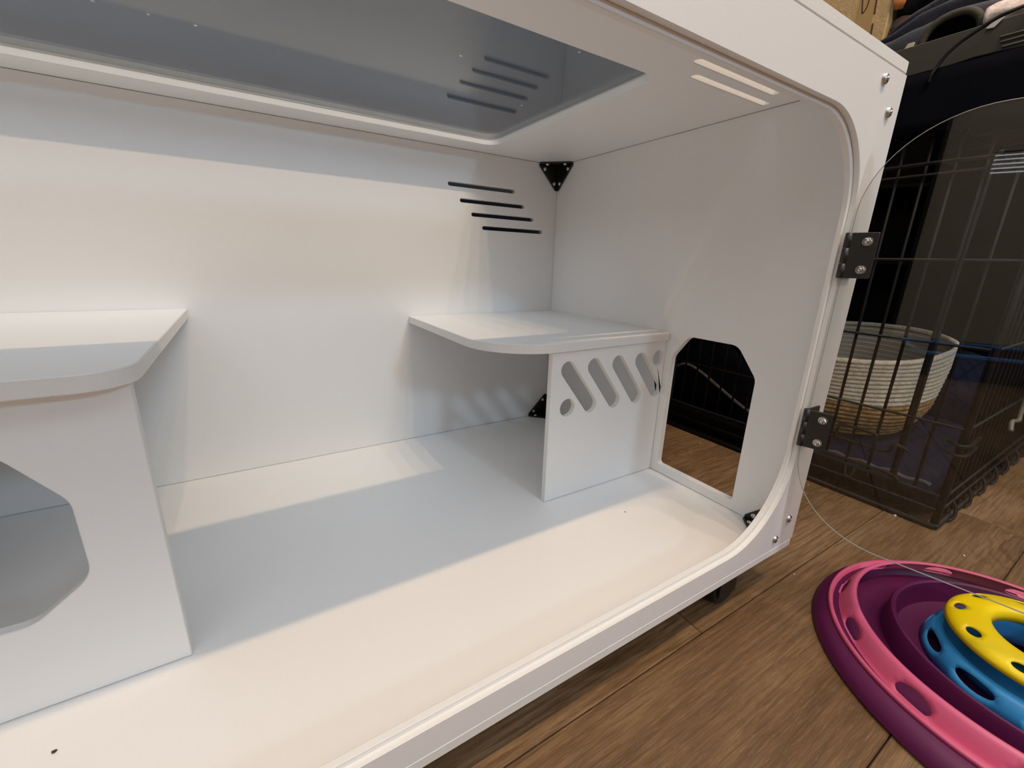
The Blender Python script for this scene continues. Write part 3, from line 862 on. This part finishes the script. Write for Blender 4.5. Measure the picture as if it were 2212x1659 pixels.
pp = link('paper_scrap', plate(round_poly([(-0.364, 0.649), (-0.378, 0.649), (-0.3805, 0.662), (-0.372, 0.662)], 0.0015, 2), [], 0.002, (0.3765, 0, 0), ey, ez, ex, 0.0003, 0), 'pale_paper')
tag(pp, 'small cream paper scrap at the left end of the olive tray', 'paper')
tg = link('care_label', plate(round_poly([(-0.460, 0.646), (-0.469, 0.645), (-0.478, 0.655), (-0.470, 0.656)], 0.001, 2), [], 0.0015, (0.3655, 0, 0), ey, ez, ex, 0.0003, 0), 'white_tag')
tag(tg, 'small white tag hanging over the edge of the olive tray', 'tag')
cord = link('cord', tube(smooth_path([(0.395, -0.56, 0.690), (0.362, -0.510, 0.662), (0.347, -0.489, 0.652), (0.346, -0.474, 0.648), (0.346, -0.456, 0.639), (0.346, -0.444, 0.632), (0.345, -0.433, 0.621), (0.344, -0.426, 0.608), (0.342, -0.422, 0.598), (0.344, -0.421, 0.590)], 8), 0.0024, 8), 'cord_rubber')
tag(cord, 'thin black cord hanging across the front of the olive tray', 'cord')

# ------------------------------------------------------------------ cat track toy
TC = (0.072, -0.720, FZ)
toy = thing('cat_track_toy', 'round tiered cat track toy in plum, pink, blue and yellow plastic on the wood floor', 'cat toy', TC)
link('base', revolve([(0.0001, 0.001), (0.1795, 0.001), (0.1815, 0.003), (0.1800, 0.008), (0.1760, 0.014), (0.1690, 0.0180), (0.1580, 0.0188), (0.156, 0.0135),
     (0.1535, 0.011), (0.138, 0.010), (0.124, 0.0095), (0.1195, 0.013), (0.1165, 0.034), (0.1150, 0.0375), (0.1130, 0.0380), (0.1110, 0.0365), (0.1090, 0.020),
     (0.1065, 0.013), (0.100, 0.0115), (0.080, 0.011), (0.0001, 0.011)], (TC[0], TC[1]-0.003, TC[2]), 128), 'plum_plastic', toy)

def ring_with_holes(name, prof, holes, m, thick, TC=TC):
    """conical band prof [(r,z)...] (s along profile) with oval holes [(angle_deg, s, half_angle_deg, half_s, kind)]"""
    ln = [0.0]
    for a, b in zip(prof, prof[1:]): ln.append(ln[-1]+math.hypot(b[0]-a[0], b[1]-a[1]))
    S = ln[-1]
    def at(s):
        for k in range(len(prof)-1):
            if s <= ln[k+1]+1e-9:
                t = (s-ln[k])/(ln[k+1]-ln[k]); return prof[k][0]+(prof[k+1][0]-prof[k][0])*t, prof[k][1]+(prof[k+1][1]-prof[k][1])*t
        return prof[-1]
    rm = prof[0][0]
    TAU = 2*pi*rm
    verts = []; edges = []
    NS = 144
    grid_s = ln[:]
    for k in range(NS+1):
        for s in (0.0, S): verts.append(Vector((TAU*k/NS, s)))
    for k in range(NS):
        edges += [(2*k, 2*k+2), (2*k+1, 2*k+3)]
    edges += [(0, 1), (2*NS, 2*NS+1)]
    hl = []; loops_ = []
    for (ang, sc, ha, hs, kind) in holes:
        base = len(verts); n = 20
        cx = TAU*((ang % 360)/360); hw = TAU*ha/360
        loop = []
        for k in range(n):
            t = 2*pi*k/n
            if kind == 'D':      # flat bottom, domed top
                y = sin(t); loop.append(Vector((cx+hw*cos(t)*(1 if y >= 0 else 1.0), sc+(hs*1.25*y if y >= 0 else hs*0.55*max(y, -0.6)/0.6))))
            else:
                loop.append(Vector((cx+hw*cos(t), sc+hs*sin(t))))
        verts += loop; loops_.append(loop)
        edges += [(base+k, base+(k+1) % n) for k in range(n)]
        hl.append((cx, sc, hw*1.12, hs*1.35))
    for k in range(1, NS):
        x = TAU*k/NS
        for s in [S*q/10 for q in range(1, 10)]:
            if any(((x-c)/w)**2+((s-d)/h)**2 < 1.15 for c, d, w, h in hl): continue
            verts.append(Vector((x, s)))
    v2, e2, f2, *_ = delaunay_2d_cdt(verts, edges, [], 1, 1e-7)
    def inside(p, lp):
        c = False
        for i in range(len(lp)):
            a, b = lp[i-1], lp[i]
            if (a.y > p.y) != (b.y > p.y) and p.x < (b.x-a.x)*(p.y-a.y)/(b.y-a.y)+a.x: c = not c
        return c
    keep = []
    for f in f2:
        p = (v2[f[0]]+v2[f[1]]+v2[f[2]])/3
        if not any(abs(p.x-q[0].x) < 0.05 and inside(p, q) for q in loops_): keep.append(f)
    f2 = keep
    V3 = []
    for p in v2:
        a = p.x/TAU*2*pi; r, z = at(min(max(p.y, 0), S))
        V3.append((TC[0]+r*cos(a), TC[1]+r*sin(a), TC[2]+z))
    me = bpy.data.meshes.new('m'); me.from_pydata(V3, [], [tuple(f) for f in f2])
    bm = bmesh.new(); bm.from_mesh(me)
    bmesh.ops.remove_doubles(bm, verts=bm.verts, dist=1e-5)
    bmesh.ops.recalc_face_normals(bm, faces=bm.faces)
    up = sum((f.normal.z for f in bm.faces))
    if up < 0: bmesh.ops.reverse_faces(bm, faces=bm.faces)
    bm.to_mesh(me); bm.free()
    me.polygons.foreach_set('use_smooth', [True]*len(me.polygons))
    o = link(name, me, m, toy)
    s = o.modifiers.new('thick', 'SOLIDIFY'); s.thickness = thick; s.offset = -1
    return o
pk = ring_with_holes('pink_ring', [(0.1612, 0.0190), (0.1604, 0.0232), (0.1590, 0.0238), (0.1572, 0.0232), (0.1550, 0.0160), (0.1515, 0.0155), (0.1490, 0.0215), (0.1465, 0.0285), (0.1420, 0.0360), (0.1395, 0.0385), (0.1378, 0.0385), (0.1366, 0.0365)],
    [(10.5+30*k, 0.0270, 5.8, 0.0070, 'D') for k in range(12)], 'pink_plastic', 0.0012, (TC[0], TC[1]+0.006, TC[2]))
bl = ring_with_holes('blue_tier', [(0.0835, 0.0125), (0.0810, 0.0220), (0.0770, 0.0320), (0.0740, 0.0370), (0.0715, 0.0375), (0.0695, 0.0350), (0.0680, 0.020), (0.0650, 0.0165), (0.050, 0.0160), (0.0460, 0.022), (0.0440, 0.050)],
    [(13+36*k, 0.0140, 11.5, 0.0062, 'O') for k in range(10)], 'blue_toy_plastic', 0.0015)
ye = ring_with_holes('yellow_tier', [(0.0725, 0.0500), (0.0715, 0.0545), (0.0680, 0.0580), (0.0600, 0.0605), (0.0500, 0.0625), (0.0430, 0.0625), (0.0400, 0.0600), (0.0390, 0.0500)],
    [(27+36*k, 0.0150, 6.5, 0.0048, 'O') for k in range(10)], 'yellow_plastic', 0.0018)

# ------------------------------------------------------------------ crumbs
def crumb(me_r, loc, m, label, group):
    bm = bmesh.new(); bmesh.ops.create_icosphere(bm, subdivisions=1, radius=me_r)
    for v in bm.verts: v.co += Vector((random.uniform(-1, 1), random.uniform(-1, 1), random.uniform(-1, 1)))*me_r*0.35; v.co.z *= 0.6; v.co.x *= 1.5
    me = bpy.data.meshes.new('m'); bm.to_mesh(me); bm.free()
    o = link('crumb', me, m); o.location = loc
    tag(o, label, 'crumb', group)
for (x, y, r, lab) in ((0.350, -0.528, 0.0022, 'white crumb on the wood floor at the foot of the dog crate'),
        (0.308, -0.621, 0.0017, 'white crumb on the wood floor between dog crate and track toy'),
        (0.335, -0.401, 0.0010, 'tiny white crumb on the wood floor below the lower door hinge'),
        (0.306, -0.284, 0.0012, 'tiny white crumb on the wood floor seen at the right of the enclosure doorway'),
        (0.320, -0.178, 0.0013, 'tiny white crumb on the wood floor seen at the left of the enclosure doorway'),
        (0.045, -0.515, 0.0010, 'tiny white crumb on the wood floor beside the enclosure corner')):
    crumb(r, (x, y, FZ+r*0.5), 'crumb', lab, 'white crumbs on the wood floor')
for (x, y, lab) in ((-0.612, -0.194, 'white dust speck on the clear roof window, leftmost of all'), (-0.578, -0.195, 'white dust speck on the clear roof window, second from the left'),
        (-0.546, -0.196, 'white dust speck on the clear roof window, third from the left'), (-0.334, -0.280, 'white dust speck on the clear roof window above the mirrored vents'),
        (-0.248, -0.352, 'white dust speck near the pointed front right end of the roof window'), (-0.215, -0.203, 'white dust speck on the roof window below the mirrored vents')):
    crumb(0.0009, (x, y, H+0.0082+0.0014+0.0004), 'crumb', lab, 'dust specks on the roof window')
crumb(0.0012, (-0.683, -0.388, 0.0006), 'dark_crumb', 'tiny dark crumb on the white enclosure floor in front of the hideout', 'dark crumbs in the enclosure')
crumb(0.0008, (-0.134, -0.371, 0.0005), 'dark_crumb', 'tiny dark crumb on the white enclosure floor before the slotted divider', 'dark crumbs in the enclosure')
